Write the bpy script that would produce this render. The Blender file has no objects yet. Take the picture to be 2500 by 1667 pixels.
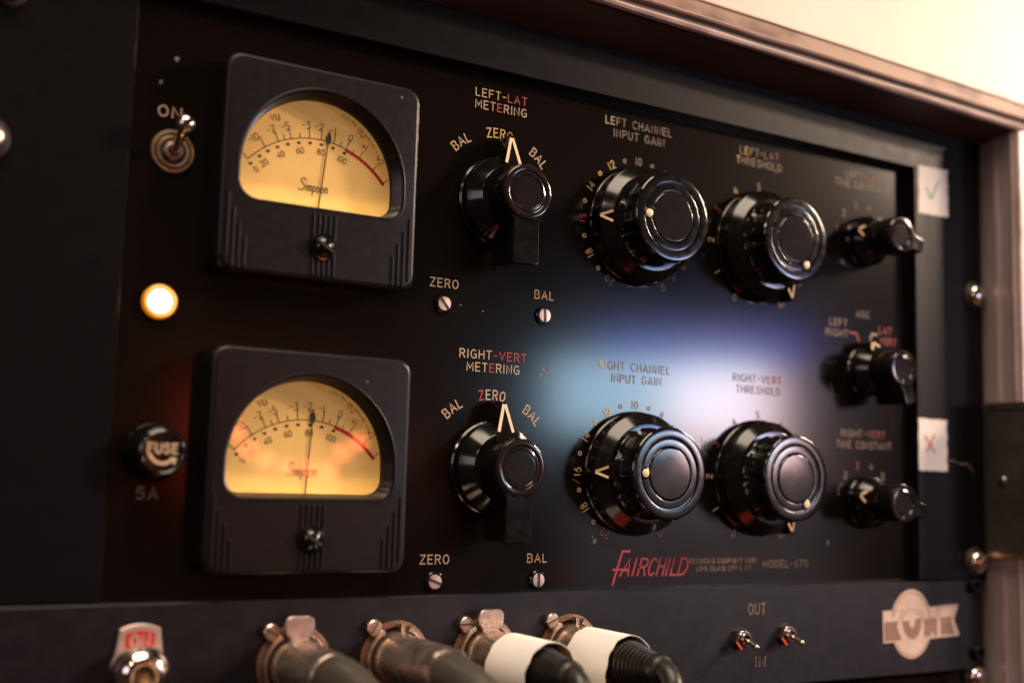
import bpy, bmesh, math, random
from mathutils import Vector, Matrix, noise as mnoise

S = 0.028                      # one drawing unit of the panel layout, in metres
R = math.radians
scene = bpy.context.scene
col = scene.collection
random.seed(7)

# ------------------------------------------------------------------ camera
cam = bpy.data.cameras.new('camera')
cam_ob = bpy.data.objects.new('camera', cam)
col.objects.link(cam_ob)
yaw, pitch, roll = 0.54608347, 0.11703321, 0.02734102
fw = Vector((math.sin(yaw)*math.cos(pitch), math.cos(yaw)*math.cos(pitch), math.sin(pitch)))
r0 = Vector((math.cos(yaw), -math.sin(yaw), 0)); u0 = r0.cross(fw)
rr = r0*math.cos(roll) + u0*math.sin(roll); uu = -r0*math.sin(roll) + u0*math.cos(roll)
M = Matrix((rr, uu, -fw)).transposed().to_4x4()
M.translation = Vector((-7.3728774, -14.16026263, -3.37652903))*S
cam_ob.matrix_world = M
cam.sensor_width = 36.0
cam.lens = 2931.78/2500*36
cam.clip_start = 0.01
cam.clip_end = 60
cam.dof.use_dof = True
cam.dof.focus_distance = 16.45*S
cam.dof.aperture_fstop = 4.9
cam.dof.aperture_blades = 0
scene.camera = cam_ob

# ------------------------------------------------------------------ world and view
world = bpy.data.worlds.new('World'); scene.world = world
world.use_nodes = True
bg = world.node_tree.nodes['Background']
bg.inputs[0].default_value = (1.0, 0.56, 0.36, 1)
bg.inputs[1].default_value = 0.030
scene.view_settings.view_transform = 'Standard'
scene.view_settings.look = 'None'
scene.view_settings.exposure = 0
scene.view_settings.gamma = 1
scene.render.engine = 'CYCLES'
scene.cycles.max_bounces = 8
scene.cycles.use_denoising = True

# ------------------------------------------------------------------ lamps of the room and added fill lights
def lamp(name, kind, loc, power, colr, size=None, target=None, size_y=None):
    l = bpy.data.lights.new(name, kind)
    l.energy = power; l.color = colr
    if kind == 'AREA':
        l.shape = 'RECTANGLE' if size_y else 'DISK'
        l.size = size*S
        if size_y: l.size_y = size_y*S
    elif size: l.shadow_soft_size = size*S
    o = bpy.data.objects.new(name, l); col.objects.link(o)
    o.location = Vector(loc)*S
    if target is not None:
        d = (Vector(target)-Vector(loc)).normalized()
        o.rotation_euler = d.to_track_quat('-Z', 'Y').to_euler()
    return o
# a chandelier of warm bulbs, up and to the right in front of the rack
for dx, dy, dz in ((0,0,0), (4.5,-1,1.5), (-4,1,-.5), (1,-4,-4), (5,3,-4.5)):
    lamp('chandelier_bulb', 'POINT', (54+dx, -28+dy, 22+dz), 27, (1.0, .74, .55), 1.3)
# small warm wall lamp up and to the left, added pale mauve fill from far left
lamp('wall_lamp', 'POINT', (-34, -34, 30), 8, (1.0, .72, .50), 1.6)
lamp('side_fill', 'AREA', (-58, -36, 14), 3.5, (.96, .78, .86), 24, (8, -1, -1), 20)
# added warm overhead fill, brightens the metal and paper
lamp('overhead_fill', 'AREA', (-6, -24, 62), 52, (1.0, .80, .62), 52, (0, -4, -4))
# a bright screen to the right, mirrored in the lower right of the faceplate
lamp('screen_glow_blue', 'AREA', (32.0, -32.4, 3.6), 0.30, (.11, .16, 1.0), 10, (4.6, 0, -1.2), 2.0)
lamp('screen_glow_cyan', 'AREA', (30.0, -33.4, 1.2), 1.55, (.50, .78, 1.0), 10.5, (3.6, 0, -2), 3.6)
lamp('screen_glow_pink', 'AREA', (33.6, -32.2, 0.3), 1.15, (1.0, .60, .60), 5.6, (5, 0, -2), 4.6)
lamp('screen_glow_low', 'AREA', (32.5, -33, -5.5), 0.15, (.85, .66, .72), 13, (4, 0, -3), 8)
# red lamps low in front of the rack
lamp('red_lamp', 'AREA', (3, -16, -34), .42, (1.0, .11, .05), 13, (3, 0, -3))
lamp('red_lamp', 'AREA', (5.6, -28.7, -1.8), .024, (1.0, .05, .02), 1.2, (-3, 0, -2.5), 4)
# string of small orange bulbs mirrored in the lower meter glass
for p in ((11.88,-43.8,-1.24),(12.51,-43.66,-2.11),(13.39,-43.44,-2.6),(14.37,-43.17,-2.94),
          (15.47,-42.86,-2.94),(16.33,-42.6,-3.0),(16.92,-42.41,-2.12),(17.76,-42.14,-1.51)):
    lamp('string_bulb', 'POINT', p, .16, (1.0, .17, .07), .34)
# lamp that washes the wall behind the rack
lamp('wall_wash', 'AREA', (44, -3, 11), 5.6, (1.0, .93, .87), 5, (42, 17, 13))

# ------------------------------------------------------------------ materials
def mat(name, base, rough=.5, metal=0., bump=None, vary=None, emit=None, espec=.5, rvary=None, specks=None, stretch=(1,1,1)):
    m = bpy.data.materials.new(name); m.use_nodes = True
    nt = m.node_tree; N = nt.nodes; L = nt.links
    b = N['Principled BSDF']
    b.inputs['Base Color'].default_value = (*base, 1)
    b.inputs['Roughness'].default_value = rough
    b.inputs['Metallic'].default_value = metal
    b.inputs['Specular IOR Level'].default_value = espec
    tc = N.new('ShaderNodeTexCoord'); mp = N.new('ShaderNodeMapping')
    L.new(tc.outputs['Object'], mp.inputs[0])
    mp.inputs['Scale'].default_value = tuple(s/S for s in stretch)
    def ntex(scale, detail=4):
        n = N.new('ShaderNodeTexNoise'); n.inputs['Scale'].default_value = scale
        n.inputs['Detail'].default_value = detail; L.new(mp.outputs[0], n.inputs['Vector']); return n
    colsock = None
    if vary:
        c2, sc, lo, hi = vary
        n = ntex(sc, 5); rp = N.new('ShaderNodeMapRange')
        rp.inputs['From Min'].default_value = lo; rp.inputs['From Max'].default_value = hi
        L.new(n.outputs[0], rp.inputs[0])
        mx = N.new('ShaderNodeMix'); mx.data_type = 'RGBA'
        mx.inputs[6].default_value = (*base, 1); mx.inputs[7].default_value = (*c2, 1)
        L.new(rp.outputs[0], mx.inputs[0]); colsock = mx.outputs[2]
    if specks:
        c2, sc, thr = specks
        mp2 = N.new('ShaderNodeMapping'); L.new(tc.outputs['Object'], mp2.inputs[0])
        mp2.inputs['Scale'].default_value = (1/S,)*3
        v = N.new('ShaderNodeTexVoronoi'); v.inputs['Scale'].default_value = sc
        L.new(mp2.outputs[0], v.inputs['Vector'])
        sep = N.new('ShaderNodeSeparateColor'); L.new(v.outputs['Color'], sep.inputs[0])
        mr = N.new('ShaderNodeMapRange'); mr.inputs['From Min'].default_value = .93; mr.inputs['From Max'].default_value = 1
        mr.inputs['To Min'].default_value = 0; mr.inputs['To Max'].default_value = thr
        L.new(sep.outputs[0], mr.inputs[0])
        lt = N.new('ShaderNodeMath'); lt.operation = 'LESS_THAN'
        L.new(v.outputs['Distance'], lt.inputs[0]); L.new(mr.outputs[0], lt.inputs[1])
        mx = N.new('ShaderNodeMix'); mx.data_type = 'RGBA'
        if colsock: L.new(colsock, mx.inputs[6])
        else: mx.inputs[6].default_value = (*base, 1)
        mx.inputs[7].default_value = (*c2, 1); L.new(lt.outputs[0], mx.inputs[0]); colsock = mx.outputs[2]
    if colsock: L.new(colsock, b.inputs['Base Color'])
    if rvary:
        sc, lo, hi = rvary
        n = ntex(sc, 6); rp = N.new('ShaderNodeMapRange')
        rp.inputs['From Min'].default_value = .3; rp.inputs['From Max'].default_value = .7
        rp.inputs['To Min'].default_value = lo; rp.inputs['To Max'].default_value = hi
        L.new(n.outputs[0], rp.inputs[0]); L.new(rp.outputs[0], b.inputs['Roughness'])
    if bump:
        sc, st = bump
        n = ntex(sc, 3); bp = N.new('ShaderNodeBump'); bp.inputs['Strength'].default_value = st
        bp.inputs['Distance'].default_value = S*.01
        L.new(n.outputs[0], bp.inputs['Height']); L.new(bp.outputs[0], b.inputs['Normal'])
    if emit:
        b.inputs['Emission Color'].default_value = (*emit[0], 1)
        b.inputs['Emission Strength'].default_value = emit[1]
    return m

m_panel = mat('panel_black_paint', (.0062,.0042,.0028), .135, bump=(22,.006), stretch=(2.2,2.2,.06),
              specks=((.14,.12,.10), 2.2, .045))
m_frame = mat('satin_grey_black_paint', (.0042,.0031,.0042), .42, bump=(30,.06), rvary=(4,.40,.46), vary=((.0046,.0034,.0042),3,.4,.7), espec=.11,
              specks=((.16,.12,.12), 2.2, .04))
m_strip = mat('satin_blue_black_paint', (.0075,.0056,.0082), .42, bump=(34,.07), rvary=(5,.39,.46), vary=((.0105,.0080,.0112),2.5,.4,.7), espec=.32,
              specks=((.18,.14,.14), 2.6, .04))
m_bake = mat('polished_black_bakelite', (.006,.0048,.0044), .13, rvary=(7,.10,.18), bump=(40,.008), specks=((.12,.10,.09), 7, .05))
m_bakecap = mat('worn_black_bakelite', (.015,.012,.012), .11, rvary=(3,.095,.13), bump=(22,.006), specks=((.10,.09,.09), 8, .06))
m_bezel = mat('moulded_black_plastic', (.0060,.0044,.0040), .36, rvary=(9,.34,.40), bump=(30,.03), espec=.30, specks=((.25,.14,.10), 3, .05))
m_cream = mat('cream_engraving_paint', (.66,.47,.29), .6, vary=((.50,.34,.20),16,.35,.7))
m_yellow = mat('yellowed_engraving_paint', (.62,.40,.07), .6)
m_red = mat('red_engraving_paint', (.52,.045,.05), .6, vary=((.36,.03,.035),14,.35,.7))
m_dull = mat('darker_engraving_paint', (.20,.13,.08), .6, vary=((.32,.21,.13),12,.4,.7))  # darker tone of the cream paint, mostly for right-hand labels
m_redpink = mat('darker_red_paint', (.28,.036,.04), .6)  # darker tone of the red paint, same labels
m_ivory = mat('ivory_inlay', (.82,.62,.40), .5)
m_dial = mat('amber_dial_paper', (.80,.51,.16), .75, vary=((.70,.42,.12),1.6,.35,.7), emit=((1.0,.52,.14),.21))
m_ink = mat('black_scale_ink', (.055,.028,.014), .7)
m_redink = mat('red_scale_ink', (.62,.022,.014), .7)
m_chrome = mat('chrome', (.82,.70,.62), .10, 1., rvary=(8,.07,.18))
m_nickel = mat('worn_nickel', (.70,.54,.43), .30, 1., rvary=(6,.22,.42), vary=((.46,.33,.25),3.0,.45,.72), bump=(18,.06))
m_shell = mat('scuffed_nickel_shell', (.80,.68,.57), .30, .93, rvary=(7,.22,.38), vary=((.42,.32,.25),2.6,.42,.68), bump=(18,.05))
m_flat = mat('brushed_nickel_face', (.58,.43,.365), .42, 1., rvary=(10,.34,.52), bump=(24,.08))
m_rust = mat('rusty_steel', (.11,.055,.032), .6, .6, vary=((.20,.10,.055),6,.4,.7), bump=(16,.3))
m_slot = mat('dark_slot', (.02,.012,.009), .6)
m_brass = mat('pale_brass', (.52,.36,.20), .38, 1., rvary=(7,.30,.5))
m_rubber = mat('black_rubber', (.018,.015,.011), .34, rvary=(5,.26,.44), bump=(14,.12))
m_olive = mat('grey_olive_rubber', (.055,.047,.034), .46, bump=(30,.12), vary=((.055,.048,.035),4,.4,.7))
m_paper = mat('white_paper', (.82,.76,.70), .8, bump=(8,.12))
m_tag = mat('white_paper_tape', (.90,.86,.79), .75, bump=(5,.10))
m_tan = mat('cream_paper_inside', (.74,.48,.23), .8)
m_green = mat('green_pen', (.09,.36,.24), .7)
m_redpen = mat('red_pen', (.58,.10,.11), .7)
m_stick = mat('cream_vinyl', (.70,.52,.41), .55, vary=((.62,.45,.35),3,.4,.7))
m_stickd = mat('brown_vinyl_print', (.30,.165,.125), .55, vary=((.24,.13,.10),6,.4,.7))
m_stickl = mat('tan_vinyl_line', (.44,.29,.22), .55)
m_case = mat('worn_case_extrusion', (.30,.205,.165), .42, .35, rvary=(3,.3,.55), vary=((.26,.14,.11),1.4,.45,.62), bump=(10,.12), stretch=(.35,1,1))
m_ridge = mat('painted_ridge_highlight', (.66,.50,.43), .36, .45, rvary=(5,.28,.46), vary=((.42,.29,.235),2.2,.45,.65), bump=(12,.10), stretch=(.4,1,.4))  # paler colour paints the highlights onto lip and ridges
m_casev = mat('mauve_anodised_aluminium', (.46,.37,.36), .42, .35, rvary=(4,.34,.5), vary=((.34,.25,.22),2.,.4,.7), bump=(16,.08), stretch=(1,1,.25))
m_wear = mat('bare_brown_lid_edge', (.33,.21,.145), .55, .1, vary=((.15,.075,.05),1.4,.52,.62), bump=(9,.25), stretch=(.5,1,1))
m_under = mat('dark_brown_case', (.045,.024,.016), .5, vary=((.07,.034,.02),2,.4,.7), stretch=(.2,1,1))  # darker brown on the lid underside and groove floor
m_latch = mat('dark_olive_metal', (.056,.046,.036), .45, .3, vary=((.034,.027,.020),3,.4,.7), bump=(12,.15))
m_wall = mat('cream_wall_paint', (.52,.435,.37), .8, bump=(3,.08), vary=((.47,.38,.31),.12,.35,.7))
m_platered = mat('red_plate_enamel', (.52,.015,.008), .5)
m_plate = mat('satin_switch_plate', (.56,.42,.37), .45, .6, bump=(20,.05))
m_lampcore = mat('lit_lamp_core', (1,.9,.6), .4, emit=((1.0,.80,.40),9))
m_lampglass = mat('amber_lamp_glass', (.30,.10,.004), .25, emit=((1.0,.31,.004),.55))
m_fibre = mat('grey_fibre', (.20,.15,.13), .7)
m_blue = mat('chipped_bare_metal', (.16,.15,.145), .5, .2)

mg = bpy.data.materials.new('meter_window_glass'); mg.use_nodes = True
nt = mg.node_tree; nt.nodes.remove(nt.nodes['Principled BSDF'])
tr = nt.nodes.new('ShaderNodeBsdfTransparent'); gl = nt.nodes.new('ShaderNodeBsdfGlossy')
gl.inputs['Roughness'].default_value = .03
lw = nt.nodes.new('ShaderNodeFresnel'); lw.inputs[0].default_value = 1.5
ms = nt.nodes.new('ShaderNodeMixShader')
nt.links.new(lw.outputs[0], ms.inputs[0]); nt.links.new(tr.outputs[0], ms.inputs[1]); nt.links.new(gl.outputs[0], ms.inputs[2])
nt.links.new(ms.outputs[0], nt.nodes['Material Output'].inputs[0])

# ------------------------------------------------------------------ object helpers
ORG = {}
def thing(name, label, cat, loc, group=None):
    o = bpy.data.objects.new(name, None); col.objects.link(o)
    o.empty_display_size = .01
    o.location = Vector(loc)*S; ORG[o.name] = Vector(loc)
    o['label'] = label; o['category'] = cat
    if group: o['group'] = group
    return o
def tag(o, label=None, cat=None, group=None, kind=None):
    if label: o['label'] = label
    if cat: o['category'] = cat
    if group: o['group'] = group
    if kind: o['kind'] = kind
    return o
def copy_tree(o, delta=None, parent=None):
    c = o.copy(); col.objects.link(c)
    if parent is not None: c.parent = parent
    if delta is not None: c.location = c.location + Vector(delta)*S
    for ch in o.children: copy_tree(ch, None, c)
    return c

class MB:
    """collects geometry in drawing units and links it as one mesh object"""
    def __init__(s): s.v = []; s.f = []; s.m = []
    def add(s, vs, fs, m=0):
        b = len(s.v); s.v += [tuple(p) for p in vs]
        for f in fs: s.f.append([i+b for i in f]); s.m.append(m)
    def loft(s, rings, m=0, closed=True, cap0=False, cap1=False, ms=None):
        n = len(rings[0]); vs = [p for r in rings for p in r]; 
        for k in range(len(rings)-1):
            fs = []
            for i in range(n if closed else n-1):
                j = (i+1) % n
                fs.append([k*n+i, k*n+j, (k+1)*n+j, (k+1)*n+i])
            if k == 0: s.add(vs, fs, ms[k] if ms else m); base = len(s.v)-len(vs)
            else:
                for f in fs: s.f.append([i+base for i in f]); s.m.append(ms[k] if ms else m)
        if cap0: s.f.append([base+i for i in range(n)][::-1]); s.m.append(ms[0] if ms else m)
        if cap1: s.f.append([base+(len(rings)-1)*n+i for i in range(n)]); s.m.append(ms[-1] if ms else m)
    def lathe(s, prof, c=(0,0), n=64, m=0, cap0=False, cap1=True, mod=None, ms=None, axis=None, a0=0, a1=360):
        """profile of (radius, y); turned about the y axis through c=(x,z)"""
        full = abs(a1-a0-360) < 1e-6
        rings = []
        for k, (r, y) in enumerate(prof):
            ring = []
            for i in range(n if full else n+1):
                t = R(a0 + (a1-a0)*i/n); q = r*(mod(t, k) if mod else 1)
                ring.append((c[0]+q*math.cos(t), y, c[1]+q*math.sin(t)))
            rings.append(ring)
        s.loft(rings, m, full, cap0, cap1, ms)
    def outline(s, pts, prof, m=0, cap0=True, cap1=True):
        """pts 2D (x,z) counter-clockwise outline; prof of (inset, y)"""
        rings = [[(p[0], y, p[1]) for p in inset(pts, d)] for d, y in prof]
        s.loft(rings, m, True, cap0, cap1)
    def box(s, x0, x1, y0, y1, z0, z1, m=0, bev=0.):
        pts = [(x0,z0),(x1,z0),(x1,z1),(x0,z1)]
        if bev: s.outline(pts, [(0,y1),(0,y0+bev),(bev,y0)], m)
        else: s.outline(pts, [(0,y1),(0,y0)], m)
    def tube(s, path, rad, n=16, m=0, caps=True):
        path = [Vector(p) for p in path]
        if not hasattr(rad, '__len__'): rad = [rad]*len(path)
        rings = []; up = None
        for i, p in enumerate(path):
            t = (path[min(i+1,len(path)-1)]-path[max(i-1,0)]).normalized()
            if up is None: up = t.orthogonal().normalized()
            up = (up - t*up.dot(t)).normalized(); sd = t.cross(up)
            rings.append([tuple(p+(up*math.cos(a)+sd*math.sin(a))*rad[i]) for a in [2*math.pi*k/n for k in range(n)]])
        s.loft(rings, m, True, caps, caps)
    def sphere(s, c, r, m=0, n=20, sc=(1,1,1)):
        rings = []
        for k in range(1, n//2):
            a = math.pi*k/(n//2)
            rings.append([(c[0]+sc[0]*r*math.sin(a)*math.cos(t), c[1]-sc[1]*r*math.cos(a), c[2]+sc[2]*r*math.sin(a)*math.sin(t)) for t in [2*math.pi*i/n for i in range(n)]])
        s.loft(rings, m, True, True, True)
    def build(s, name, mats, parent=None, o=None, ang=35, label=None):
        par = ORG[parent.name] if parent else Vector((0,0,0))
        org = Vector(o) if o is not None else (par if parent else Vector((0,0,0)))
        me = bpy.data.meshes.new(name)
        me.from_pydata([((x-org.x)*S, (y-org.y)*S, (z-org.z)*S) for x, y, z in s.v], [], s.f)
        if not isinstance(mats, (list, tuple)): mats = [mats]
        for q in mats: me.materials.append(q)
        me.polygons.foreach_set('material_index', s.m)
        bm = bmesh.new(); bm.from_mesh(me)
        bmesh.ops.remove_doubles(bm, verts=bm.verts, dist=1e-7)
        bmesh.ops.recalc_face_normals(bm, faces=bm.faces)
        bm.to_mesh(me); bm.free()
        me.polygons.foreach_set('use_smooth', [True]*len(me.polygons))
        me.set_sharp_from_angle(angle=R(ang))
        ob = bpy.data.objects.new(name, me); col.objects.link(ob)
        wn = ob.modifiers.new('face_weighted_shading', 'WEIGHTED_NORMAL'); wn.keep_sharp = True; wn.weight = 60
        if parent: ob.parent = parent
        ob.location = (org-par)*S
        ORG[ob.name] = org
        if label: ob['label'] = label
        return ob

def inset(pts, d):
    if d == 0: return list(pts)
    n = len(pts); out = []
    for i in range(n):
        a = Vector(pts[i-1]); b = Vector(pts[i]); c = Vector(pts[(i+1) % n])
        e1 = (b-a).normalized(); e2 = (c-b).normalized()
        n1 = Vector((-e1.y, e1.x)); n2 = Vector((-e2.y, e2.x))
        q = (n1+n2); k = max(.35, q.length_squared/2)
        out.append(tuple(b + q*d/k))
    return out
def arc(cx, cz, rx, a0, a1, n=12, rz=None):
    rz = rx if rz is None else rz
    return [(cx+rx*math.cos(R(a0+(a1-a0)*i/n)), cz+rz*math.sin(R(a0+(a1-a0)*i/n))) for i in range(n+1)]
def rrect(x0, x1, z0, z1, r, n=8):
    return (arc(x1-r, z0+r, r, -90, 0, n)+arc(x1-r, z1-r, r, 0, 90, n)+arc(x0+r, z1-r, r, 90, 180, n)+arc(x0+r, z0+r, r, 180, 270, n))
def smooth(pts, n=6):
    out = []
    for i in range(len(pts)-1):
        p0 = Vector(pts[max(i-1,0)]); p1 = Vector(pts[i]); p2 = Vector(pts[i+1]); p3 = Vector(pts[min(i+2,len(pts)-1)])
        for k in range(n):
            t = k/n
            out.append(tuple(.5*((2*p1)+(p2-p0)*t+(2*p0-5*p1+4*p2-p3)*t*t+(3*p1-p0-3*p2+p3)*t**3)))
    out.append(tuple(pts[-1])); return out

# ------------------------------------------------------------------ engraver's single-stroke lettering
def A(cx, cy, rx, ry, a0, a1, n=10): return [(cx+rx*math.cos(R(a0+(a1-a0)*i/n)), cy+ry*math.sin(R(a0+(a1-a0)*i/n))) for i in range(n+1)]
def O_(w): return A(w/2,.5+.0,w/2,.5,90,450,22)
GL = {
 'A': (.66,[[(0,0),(.33,1),(.66,0)],[(.11,.32),(.55,.32)]]),
 'B': (.56,[[(0,.53),(.33,.53)]+A(.33,.765,.2,.235,-90,90)[1:]+[(0,1),(0,0),(.33,0)]+A(.33,.265,.23,.265,-90,90)[1:]]),
 'C': (.60,[A(.32,.5,.32,.5,48,312,18)]),
 'D': (.58,[[(0,0),(0,1),(.24,1)]+A(.24,.5,.34,.5,90,-90,14)[1:]+[(0,0)]]),
 'E': (.50,[[(.5,1),(0,1),(0,0),(.5,0)],[(0,.52),(.42,.52)]]),
 'F': (.50,[[(.5,1),(0,1),(0,0)],[(0,.52),(.42,.52)]]),
 'G': (.62,[A(.32,.5,.32,.5,48,300,18)+[(.62,.12),(.62,.46),(.38,.46)]]),
 'H': (.58,[[(0,0),(0,1)],[(.58,0),(.58,1)],[(0,.52),(.58,.52)]]),
 'I': (.06,[[(.03,0),(.03,1)]]),
 'J': (.42,[[(.42,1),(.42,.22)]+A(.21,.22,.21,.22,0,-180,10)[1:]]),
 'K': (.56,[[(0,0),(0,1)],[(.54,1),(0,.38)],[(.2,.6),(.56,0)]]),
 'L': (.46,[[(0,1),(0,0),(.46,0)]]),
 'M': (.70,[[(0,0),(0,1),(.35,.3),(.7,1),(.7,0)]]),
 'N': (.58,[[(0,0),(0,1),(.58,0),(.58,1)]]),
 'O': (.62,[O_(.62)]),
 'P': (.54,[[(0,0),(0,1),(.29,1)]+A(.29,.74,.25,.26,90,-90)[1:]+[(0,.48)]]),
 'Q': (.62,[O_(.62),[(.38,.25),(.64,-.02)]]),
 'R': (.56,[[(0,0),(0,1),(.3,1)]+A(.3,.75,.24,.25,90,-90)[1:]+[(0,.5)],[(.3,.5),(.56,0)]]),
 'S': (.54,[smooth([(.52,.82),(.42,.96),(.25,1.),(.08,.93),(.02,.76),(.1,.61),(.27,.53),(.45,.44),(.53,.27),(.46,.08),(.28,0),(.1,.04),(0,.2)],3)]),
 'T': (.54,[[(0,1),(.54,1)],[(.27,1),(.27,0)]]),
 'U': (.58,[[(0,1),(0,.29)]+A(.29,.29,.29,.29,180,360,12)[1:]+[(.58,1)]]),
 'V': (.62,[[(0,1),(.31,0),(.62,1)]]),
 'W': (.86,[[(0,1),(.2,0),(.43,.8),(.66,0),(.86,1)]]),
 'X': (.58,[[(0,0),(.58,1)],[(0,1),(.58,0)]]),
 'Y': (.58,[[(0,1),(.29,.48),(.58,1)],[(.29,.48),(.29,0)]]),
 'Z': (.54,[[(0,1),(.54,1),(0,0),(.54,0)]]),
 '0': (.52,[O_(.52)]),
 '1': (.12,[[(.06,0),(.06,1)]]),
 '2': (.52,[smooth([(.02,.76),(.1,.94),(.27,1.),(.45,.92),(.5,.72),(.4,.5),(.16,.22)],3)+[(0,0),(.52,0)]]),
 '3': (.50,[[(.04,1),(.48,1),(.22,.6)]+A(.22,.3,.28,.30,90,-140,12)[1:]]),
 '4': (.54,[[(.4,0),(.4,1),(0,.3),(.54,.3)]]),
 '5': (.52,[[(.46,1),(.08,1),(.04,.55)]+smooth([(.04,.55),(.24,.63),(.44,.55),(.51,.33),(.42,.08),(.22,0),(.02,.1)],3)[1:]]),
 '6': (.52,[smooth([(.42,.98),(.2,.8),(.05,.52),(0,.3)],3)+A(.26,.29,.26,.29,180,540,18)[1:]]),
 '7': (.52,[[(0,1),(.52,1),(.16,0)]]),
 '8': (.52,[A(.26,.76,.21,.24,-90,270,16),A(.26,.26,.26,.26,90,450,16)]),
 '9': (.52,[smooth([(.1,.02),(.32,.2),(.47,.48),(.52,.7)],3)+A(.26,.71,.26,.29,0,360,18)[1:]]),
 '-': (.34,[[(0,.48),(.34,.48)]]), '+': (.44,[[(0,.48),(.44,.48)],[(.22,.22),(.22,.74)]]),
 '.': (.06,[[(.02,0),(.04,.04)]]), ',': (.08,[[(.06,.06),(0,-.14)]]), ' ': (.36,[]),
}
class Engrave(MB):
    def __init__(s, y): MB.__init__(s); s.y = y; s.k = 0
    def stroke(s, pts, w, m=0):
        s.k += 1; y = s.y - .0004*(s.k % 9)
        P = [Vector(pts[0])]
        for p in pts[1:]:
            if (Vector(p)-P[-1]).length > 1e-5: P.append(Vector(p))
        if len(P) < 2: return
        closed = (P[0]-P[-1]).length < 1e-4 and len(P) > 3
        if closed: P = P[:-1]
        n = len(P); L_ = []; R_ = []
        for i in range(n):
            if closed: a, c = P[i-1], P[(i+1) % n]
            else: a, c = P[max(i-1,0)], P[min(i+1,n-1)]
            b = P[i]
            e1 = (b-a).normalized() if (b-a).length > 1e-9 else (c-b).normalized()
            e2 = (c-b).normalized() if (c-b).length > 1e-9 else e1
            q = Vector((-e1.y-e2.y, e1.x+e2.x))
            if q.length < 1e-6: q = Vector((-e1.y, e1.x))*2
            k = max(.5, q.length_squared/2)
            L_.append(b+q*(w/2)/k); R_.append(b-q*(w/2)/k)
        vs = [(p.x, y, p.y) for p in L_+R_]
        fs = [[i, (i+1) % n, n+(i+1) % n, n+i] for i in range(n if closed else n-1)]
        if not closed:
            for e, i, sg in ((P[0]-P[1], 0, 1), (P[-1]-P[-2], n-1, -1)):
                a0 = math.atan2(e.y, e.x); b = len(vs)
                for k in range(1, 6):
                    t = a0 - math.pi/2*sg*-1 + 0
                ring = []
                for k in range(1, 6):
                    t = a0 + math.pi/2 - math.pi*k/6
                    ring.append((P[i].x+w/2*math.cos(t), y, P[i].y+w/2*math.sin(t)))
                vs += ring
                # L side lies at +90 deg of the stroke direction; seen from the start point it is at -90 of e
                first, last = ((n+i), i) if sg == 1 else (i, (n+i))
                fs.append([first]+list(range(b, b+5))+[last])
        s.add(vs, fs, m)
    def text(s, t, x, z, h, w=.138, m=0, width=None, rot=0., pivot=None, centre=False, gap=.34, shear=0., colours=None):
        """x,z = lower left of the line (or its centre); rot turns the whole line about its centre"""
        adv = 0.; items = []
        for i, ch in enumerate(t):
            g = GL[ch]; items.append((adv, g[1], i)); adv += g[0]+gap
        tot = adv-gap
        kx = (width/(tot*h)) if width else 1.
        for a, strokes, i in items:
            mm = colours.get(i, m) if colours else m
            for st in strokes:
                pts = []
                for px, pz in st:
                    X = (a+px)*h*kx + shear*pz*h; Z = pz*h
                    if centre: X -= tot*h*kx/2; Z -= h/2
                    if rot:
                        X, Z = X*math.cos(rot)-Z*math.sin(rot), X*math.sin(rot)+Z*math.cos(rot)
                    pts.append((x+X, z+Z))
                s.stroke(pts, w*h, mm)
    def arctext(s, t, cx, cz, r, mid, h, w=.138, m=0, gap=.36, colours=None, step=None):
        """letters set round a circle, reading clockwise"""
        adv = [0.]; 
        ws = [GL[c][0] for c in t]; tot = sum(ws)+gap*(len(t)-1); p = -tot/2
        for i, ch in enumerate(t):
            c = p+ws[i]/2; p += ws[i]+gap
            a = mid - math.degrees(c*h/r)
            s.text(ch, cx+r*math.cos(R(a)), cz+r*math.sin(R(a)), h, w, colours.get(i, m) if colours else m, rot=R(a-90), centre=True)

# ================================================================== SETTING: the wall behind
b = MB(); b.box(-60, 120, 17, 18, -60, 60)
tag(b.build('wall', m_wall), kind='structure')

# ================================================================== RACK CASE
case = thing('rack_case', 'worn brown aluminium flight case that holds the rack gear, grooved open edge', 'case', (11.1, -.2, 3.1))
def lip(x): return 3.335 - .0205*(x-1.4)          # lower edge of the front lip; the lid sits slightly out of true
# lid edge extrusion: cross sections along x
b = MB(); secs = []
prof = [(-.20,-9.),(-.86,.02),(-.93,.0),(-.98,.02),(-1.0,.06),(-.975,.10),(-.90,.12),(-.90,.20),(-.97,.215),(-.99,.245),(-.97,.27),(-.93,.28),(-.93,.49),(-.95,.51),(-.94,.535),(-.88,.545),(.6,.56),(.6,-9.)]
xs = [-9+i*.5 for i in range(0, 41)]+[11.12, 11.7]
for x in xs:
    ring = []
    for y, dz in prof:
        z = 3.043 if dz == -9. else lip(x)+dz
        ring.append((x, y+.008*mnoise.noise(Vector((x*1.3, y*3, dz*4))), z+.012*mnoise.noise(Vector((x*.9, y*5, dz*9)))))
    secs.append(ring)
n = len(prof)
matrow = [2,0,3,3,3,0,2,0,3,3,0,1,1,3,3,0,0,2]
for k in range(len(secs)-1):
    for i in range(n):
        j = (i+1) % n
        b.add([secs[k][i], secs[k][j], secs[k+1][j], secs[k+1][i]], [[0,1,2,3]], matrow[i])
b.build('lid_edge', [m_case, m_wear, m_under, m_ridge], case, ang=28)
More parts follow.
